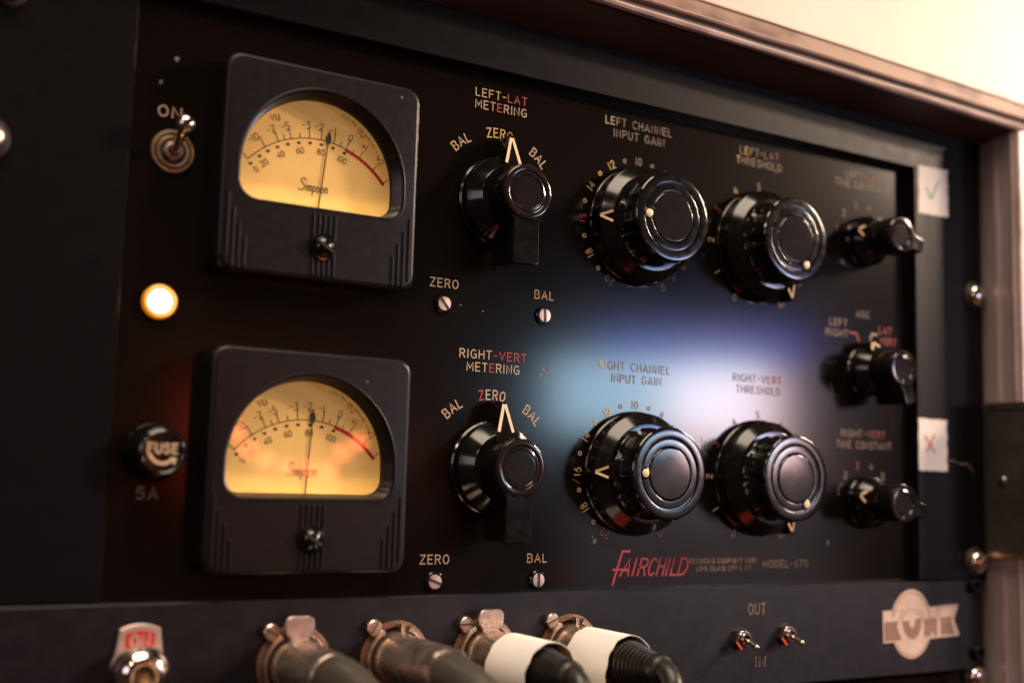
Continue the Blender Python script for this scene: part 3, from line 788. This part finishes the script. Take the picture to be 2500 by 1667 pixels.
# ================================================================== PATCH PANEL under the compressor
pp = thing('patch_panel', 'narrow blue black rack strip under the compressor with sockets and toggle switches', 'panel', (2.5, -.2, -6.3))
b = MB(); b.box(-6.05, 10.9, -.225, -.05, -6.345, -4.842, 0, .014)
strip = b.build('strip_plate', m_strip, pp, o=(2.5, -.2, -5.6))
YS = -.225
e = Engrave(YS-.004)
e.text('OUT', 5.42, -5.255, .155, .13, 3, width=.34); e.text('IN', 5.565, -6.04, .15, .13, 3, width=.19)
e.build('engraved_label', ETCH, strip)
def make_socket(cx, cz, ang, tab):
    b = MB()
    def serr(t, k): return 1+.012*math.sin(40*t)
    b.lathe([(.475,YS),(.475,YS-.03),(.45,YS-.045),(.40,YS-.05)], (cx,cz), 120, 1, cap1=False, mod=serr)
    a0, a1 = 100, 425      # the nickel ring leaves a gap for the latch
    b.lathe([(.435,YS-.04),(.435,YS-.12),(.425,YS-.135),(.39,YS-.135),(.375,YS-.12),(.37,YS-.03)], (cx,cz), 64, 0, cap1=False, a0=a0+20, a1=a1+5)
    b.lathe([(.37,YS-.02),(.33,YS-.035),(.05,YS-.03)], (cx,cz), 48, 2)
    # latch slot cheeks
    b.box(cx+.02, cx+.07, YS-.15, YS-.03, cz+.33, cz+.44, 0, .008); b.box(cx+.09, cx+.20, YS-.10, YS-.03, cz+.30, cz+.42, 1, .008)
    so = b.build('socket', [m_nickel, m_rust, m_slot], pp, o=(cx, YS, cz))
    # slotted fixing screw, upper left
    b = MB(); x, z, r = cx-.325, cz+.40, .105
    b.lathe([(r,YS-.002),(r,YS-.06),(r*.95,YS-.085),(r*.8,YS-.097),(.01,YS-.10)], (x,z), 28, 0)
    c, s_ = math.cos(R(ang)), math.sin(R(ang))
    b.outline([(x+p*c-q*s_, z+p*s_+q*c) for p, q in ((-.1,-.014),(.1,-.014),(.1,.014),(-.1,.014))], [(0,YS-.07),(0,YS-.1025)], 1)
    b.build('fixing_screw', [m_nickel, m_rust], so, o=(x, YS, z))
    b = MB(); b.lathe([(r,YS-.002),(r,YS-.06),(r*.8,YS-.097),(.01,YS-.10)], (cx+.325,cz-.40), 28, 0)
    b.build('fixing_screw', m_nickel, so, o=(cx+.325, YS, cz-.4))
    if tab:
        b = MB(); w, h = .185, .125
        xx, zz, y0 = cx-.02, cz+.47, YS-.20
        pts = rrect(xx-w, xx+w, zz-h, zz+h, .085)
        b.outline(pts, [(0,y0+.035),(0,y0),(.012,y0-.014)])
        b.box(xx-.12, xx+.12, y0-.01, YS-.02, zz-h-.04, zz-h+.03, 0, .01)
        lt = b.build('push_latch', m_flat, so, o=(xx, y0, zz))
        if tab == 2:
            e = Engrave(y0-.017); e.text('PUSH', xx, zz-.04, .085, .16, 0, width=.29, centre=True)
            e.stroke(arc(xx, zz+.055, .036, 0, 360, 16), .008, 0); e.text('D', xx, zz+.055, .035, .16, 0, centre=True)
            e.build('engraved_label', [m_ivory], lt)
    return so
SC = [(-1.845,-5.615),(-.51,-5.61),(.80,-5.615),(2.14,-5.615)]
for (x, z), a, tab in zip(SC, (-28, 58, 0, 22), (1, 0, 2, 0)): make_socket(x, z, a, tab)
def mini_toggle(x, z):
    b = MB()
    b.outline([(x+.150*math.cos(R(a)), z+.165*math.sin(R(a))) for a in range(15, 375, 60)], [(0,YS-.002),(0,YS-.09),(.015,YS-.105)], 0)
    b.lathe([(.115,YS-.10),(.11,YS-.16),(.098,YS-.175),(.066,YS-.175),(.058,YS-.12)], (x,z), 32, 0, cap1=False)
    b.lathe([(.058,YS-.125),(.005,YS-.12)], (x,z), 24, 1)
    t = b.build('toggle_switch', [m_chrome, m_slot], pp, o=(x, YS, z))
    b = MB(); b.tube([(x,YS-.12,z),(x,YS-.24,z-.04),(x,YS-.37,z-.085)], [.028,.031,.036], 16)
    b.sphere((x,YS-.375,z-.087), .047, 0, 20)
    b.build('lever', m_chrome, t, o=(x, YS-.12, z), ang=50)
mini_toggle(5.243, -5.601); mini_toggle(6.161, -5.577)
for x, z in ((10.60,-4.93),(10.66,-6.06)):
    b = MB(); b.lathe([(.13,YS),(.13,YS-.10),(.12,YS-.12),(.075,YS-.12),(.07,YS-.05)], (x,z), 28, 0); b.build('cap_screw', m_bake, pp, o=(x,YS,z))
# power switch with its ON plate
px_, pz_ = -3.70, -5.55
b = MB(); pts = arc(px_, pz_, .30, 152, 388, 30)+[(px_+.225,-5.13)]+arc(px_, -5.55, .49, 62, 118, 12)[0:]+[(px_-.225,-5.13)]
b.outline(pts, [(0,YS-.001),(0,YS-.03),(.012,YS-.04)])
pw = b.build('power_switch', m_plate, pp, o=(px_,YS,pz_), label='chrome power switch on a plate marked ON')
e = Engrave(YS-.044)
ro = [(px_+r*math.cos(R(a)), pz_+r*math.sin(R(a))) for r, aa in ((.425, range(68,113,4)), (.285, range(115,64,-5))) for a in aa]
ro = [(px_+.165,-5.165)]+[(px_+.165-.33*i/8, -5.165+.03*math.sin(math.pi*i/8)) for i in range(1,8)]+[(px_-.165,-5.165)]+[(px_-.165,-5.355)]+[(px_-.165+.33*i/8, -5.355+.035*math.sin(math.pi*i/8)) for i in range(1,8)]+[(px_+.165,-5.355)]
e.add([(p, YS-.043, q) for p, q in ro], [list(range(len(ro)))], 0)
e.y = YS-.047
e.text('ON', px_, -5.243, .125, .26, 1, width=.20, centre=True)
e.build('engraved_label', [m_platered, m_plate], pw)
b = MB(); b.lathe([(.31,YS-.04),(.325,YS-.10),(.32,YS-.18),(.28,YS-.27),(.21,YS-.33),(.16,YS-.345),(.13,YS-.33),(.12,YS-.25),(.01,YS-.24)], (px_,pz_-.05), 48, 0)
b.build('bushing', m_chrome, pw, o=(px_,YS,pz_), ang=60)
b = MB(); b.tube([(px_,YS-.22,pz_-.06),(px_,YS-.40,pz_-.14),(px_,YS-.62,pz_-.24)], [.07,.08,.10], 20); b.sphere((px_,YS-.63,pz_-.245), .115, 0, 24)
b.build('lever', m_brass, pw, o=(px_,YS-.2,pz_))

# dark unit below the strip
lo = thing('lower_rack_panel', 'dark rack panel below the patch strip, cut by the bottom edge', 'panel', (2.5, -.1, -8))
b = MB(); b.box(-6.05, 10.9, -.12, -.0, -10, -6.40, 0, .012); b.build('panel_plate', m_panel, lo, o=(2.5,-.1,-8))
rack_screw(10.72, -6.50, -.12, lo, 10, slot=False)

# ================================================================== PLUGGED CONNECTORS
def plug(cx, cz, label, kind):
    p = thing('cable_plug', label, 'cable plug', (cx, YS, cz), 'plugs in the four sockets of the strip')
    b = MB(); y0 = YS-.03
    if kind == 'taper':
        b.lathe([(.335,y0),(.335,-.55),(.325,-.60),(.315,-.62),(.305,-1.25),(.29,-1.45),(.27,-1.47)], (cx,cz), 64, 0, cap1=False)
        b.build('shell', m_shell, p)
        b = MB(); b.tube([(cx,-1.44,cz),(cx,-1.60,cz),(cx+.0,-1.95,cz-.01),(cx,-2.35,cz-.06),(cx,-2.6,cz-.10)], [.285,.285,.25,.20,.18], 36); b.build('strain_relief', m_olive, p, ang=60)
        b = MB(); b.lathe([(.30,0),(.30,-.10),(.28,-.12),(.2,-.12)], (cx,cz-.02), 40, 0, cap1=False)
        b.v = [(x,-2.0+y*.8,z) for x,y,z in b.v]
        path = [(cx,-2.55,cz-.09),(cx-.02,-2.9,cz-.2),(cx-.05,-3.2,cz-.55),(cx-.05,-3.35,cz-1.4)]
    elif kind == 'sleeve':
        b.lathe([(.335,y0),(.335,-.50),(.325,-.53),(.322,-1.60),(.318,-1.68),(.30,-1.71),(.265,-1.71),(.26,-1.6)], (cx,cz), 64, 0, cap1=False)
        b.build('shell', m_shell, p)
        b = MB(); b.tube([(cx,-1.6,cz),(cx,-1.8,cz),(cx+.01,-2.1,cz-.03),(cx+.03,-2.4,cz-.12),(cx+.05,-2.65,cz-.3)], [.258,.255,.245,.23,.20], 36); b.build('strain_relief', m_olive, p, ang=60)
        path = [(cx+.045,-2.60,cz-.26),(cx+.07,-2.8,cz-.55),(cx+.08,-2.85,cz-1.5)]
    else:
        b.lathe([(.335,y0),(.335,-.52),(.325,-.55),(.315,-1.5)], (cx,cz), 64, 0, cap1=False)
        b.build('shell', m_shell, p)
        b = MB(); pr = [(.29,-1.40),(.29,-1.62)]
        for i in range(8):
            y = -1.62-.068*i; r = .285-.013*i
            pr += [(r,y),(r+.004,y-.024),(r-.004,y-.042),(r-.033,y-.047),(r-.033,y-.064)]
        pr += [(.195,-2.17),(.20,-2.20),(.185,-2.27),(.15,-2.30)]
        b.lathe(pr, (cx,cz), 48, 0)
        b.build('strain_relief', m_rubber, p, ang=30)
        path = [(cx,-2.22,cz),(cx,-2.34,cz-.01),(cx-.01,-2.46,cz-.10),(cx-.03,-2.50,cz-.32),(cx-.08,-2.44,cz-1.5)]
    b = MB(); pts = smooth(path, 6); b.tube(pts, .135, 24); b.build('cable', m_rubber, p, ang=60)
    return p
plug(*SC[0], 'leftmost plug, nickel shell with grey olive boot, under a blank latch tab', 'taper')
plug(*SC[1], 'bare nickel sleeve plug with smooth grey boot, without a latch tab above it', 'sleeve')
p3 = plug(*SC[2], 'plug wrapped in white paper, under the latch tab that reads PUSH', 'ribbed')
p4 = plug(*SC[3], 'rightmost plug, wrapped in white paper with a curling tan end', 'ribbed')
def wrap(cx, cz, p, y0, y1, a0, a1, curl, flare):
    """a strip of paper round the shell from angle a0 over the top to a1; rough lower edge"""
    b = MB(); n = 44; outer = []; inner = []
    for i in range(n+1):
        t = i/n; a = a0+(a1-a0)*t
        k = max(0., (t-.72)/.28); r = .352+.20*k*k*curl
        k0 = max(0., (.30-t)/.30); r += flare*k0*k0
        jag = .012*math.sin(i*7.3)
        outer.append([(cx+r*math.cos(R(a)), y0+(y1-y0)*s_+(jag if s_ in (0,1) else 0), cz+r*math.sin(R(a))) for s_ in (0,.25,.5,.75,1)])
        ri = r-.008
        inner.append([(cx+ri*math.cos(R(a)), y0+(y1-y0)*s_+(jag if s_ in (0,1) else 0), cz+ri*math.sin(R(a))) for s_ in (0,.25,.5,.75,1)])
    rings = [o+i_[::-1] for o, i_ in zip(outer, inner)]
    vs = [q for r in rings for q in r]; m_ = 10
    for k in range(n):
        for i in range(m_):
            j = (i+1) % m_
            b.add([rings[k][i], rings[k][j], rings[k+1][j], rings[k+1][i]], [[0,1,2,3]], 1 if 5 <= i <= 8 else 0)
    b.build('paper_wrap', [m_tag, m_tan], p, ang=40)
wrap(*SC[2], p3, -.92, -1.84, -58, 212, .5, .34)
wrap(*SC[3], p4, -.70, -1.62, -30, 232, 1.0, .05)

# ================================================================== PAPER STICKERS
def sticker(name, label, cat, pts, marks, mmat):
    o = thing(name, label, cat, (pts[0][0], -.204, pts[0][1]))
    x0_, x1_ = min(p[0] for p in pts), max(p[0] for p in pts)
    b = MB(); nx = 14; half = len(pts)//2
    def lift(x, z): 
        t = (x-x0_)/(x1_-x0_); return -.2045-.055*max(0, t-.35)**2-.012*mnoise.noise(Vector((x*2.1, z*2.3, 1.)))**2
    lo_, hi_ = [p for p in pts[:9]], [p for p in pts[17:26]][::-1]
    rowz = 9
    grid = []
    for i in range(9):
        colm = []
        for k in range(rowz+1):
            t = k/rowz; x = lo_[i][0]+(hi_[i][0]-lo_[i][0])*t; z = lo_[i][1]+(hi_[i][1]-lo_[i][1])*t
            if i == 8: x += .014*math.sin(k*2.3)
            if i == 0: x += .008*math.sin(k*1.7+1)
            colm.append((x, z))
        grid.append(colm)
    for fr_ in (0, 1):
        vs = [(x, lift(x, z)-(.006 if fr_ else 0), z) for c_ in grid for x, z in c_]
        b.add(vs, [[i*(rowz+1)+k, (i+1)*(rowz+1)+k, (i+1)*(rowz+1)+k+1, i*(rowz+1)+k+1] for i in range(8) for k in range(rowz)])
    b.build('paper', m_paper, o)
    e = Engrave(0)
    for st in marks: e.stroke(smooth(st, 4), .034, 0)
    e.v = [(x, lift(x, z)-.009+y, z) for x, y, z in e.v]
    e.build('pen_mark', [mmat], o)
def torn(x0, x1, z0, z1, sk):
    p = []
    for i in range(9): p.append((x0+(x1-x0)*i/8+.0, z0+sk*i/8+.006*random.uniform(-1,1)))
    for i in range(1, 9): p.append((x1+.012*random.uniform(-1,1), z0+sk+(z1-z0)*i/9))
    for i in range(9): p.append((x1-(x1-x0)*i/8, z1+sk-sk*i/8+.006*random.uniform(-1,1)))
    for i in range(1, 9): p.append((x0+.008*random.uniform(-1,1), z1-(z1-z0)*i/9))
    return p
sticker('paper_sticker', 'white paper sticker with a green tick mark, upper right of the frame', 'sticker', torn(9.37, 10.115, 1.51, 2.37, .02),
        [[(9.56,1.98),(9.62,1.93),(9.70,1.82),(9.78,1.96),(9.90,2.16)]], m_green)
sticker('paper_sticker', 'white paper sticker with a red cross, lower right of the frame', 'sticker', torn(9.30, 9.995, -2.975, -2.085, .0),
        [[(9.46,-2.39),(9.58,-2.52),(9.70,-2.66)],[(9.70,-2.36),(9.58,-2.52),(9.50,-2.64)]], m_redpen)
b = MB(); b.tube(smooth([(9.99,-.218,-2.79),(10.18,-.222,-2.79),(10.36,-.225,-2.84),(10.52,-.222,-2.83),(10.62,-.225,-2.90),(10.70,-.215,-2.97)], 5), .011, 8)
tag(b.build('loose_thread', m_fibre, o=(9.99,-.21,-2.79)), 'thin grey thread trailing from the red cross sticker over the frame', 'thread')

# round studio sticker with a banner
st = thing('round_sticker', 'cream round sticker with a brown banner that reads KONK, right end of the strip', 'sticker', (9.05, YS-.002, -5.53))
def clean(pts):  # make counter-clockwise
    a = sum(pts[i-1][0]*pts[i][1]-pts[i][0]*pts[i-1][1] for i in range(len(pts)))
    return pts if a > 0 else pts[::-1]
b = MB()
y = YS
circ = arc(9.035, -5.527, .495, 0, 360, 72, .562)[:-1]
b.outline(circ, [(0,y-.002),(0,y-.010)])
b.outline(clean([(8.345,-5.30),(8.36,-5.815),(10.205,-5.765),(10.23,-5.735),(10.098,-5.49),(10.215,-5.255),(10.19,-5.24)]), [(0,y-.002),(0,y-.0135)])
b.build('backing', m_stick, st)
e = Engrave(y-.0165)
dark = [[(8.38,-5.478),(8.713,-5.474),(8.675,-5.55),(8.784,-5.775),(8.384,-5.79)],
        [(8.806,-5.476),(8.973,-5.470),(8.985,-5.545),(9.045,-5.602),(9.108,-5.552),(9.119,-5.452),(9.268,-5.438),(9.265,-5.587),(9.212,-5.70),(9.124,-5.77),(9.022,-5.772),(8.921,-5.722),(8.838,-5.616)],
        [(9.337,-5.463),(9.67,-5.445),(9.673,-5.747),(9.56,-5.75),(9.542,-5.71),(9.48,-5.748),(9.34,-5.75)],
        [(9.741,-5.438),(10.06,-5.43),(10.012,-5.495),(10.108,-5.727),(9.761,-5.745)]]
for d in dark: e.add([(p, y-.0165, q) for p, q in clean(d)], [list(range(len(d)))], 0)
e.y = y-.018
e.stroke(arc(9.035,-5.527,.455,8,165,40,.515), .014, 1); e.stroke(arc(9.035,-5.527,.455,212,330,36,.515), .014, 1)
for l in ([(8.60,-5.30),(8.575,-5.40)], [(8.56,-5.30),(8.83,-5.305)], [(8.83,-5.31),(8.73,-5.47)], [(9.30,-5.30),(9.315,-5.46)], [(9.47,-5.29),(9.48,-5.36)], [(9.70,-5.28),(9.70,-5.43)], [(9.93,-5.28),(9.90,-5.34)], [(9.49,-5.27),(10.18,-5.26)]):
    e.stroke(l, .012, 1)
e.stroke(arc(9.04,-5.50,.232,0,180,24,.215), .012, 1)
e.stroke([(9.58,-5.74),(9.54,-5.68),(9.50,-5.74)], .02, 2)
e.build('print', [m_stickd, m_stickl, m_stick], st)
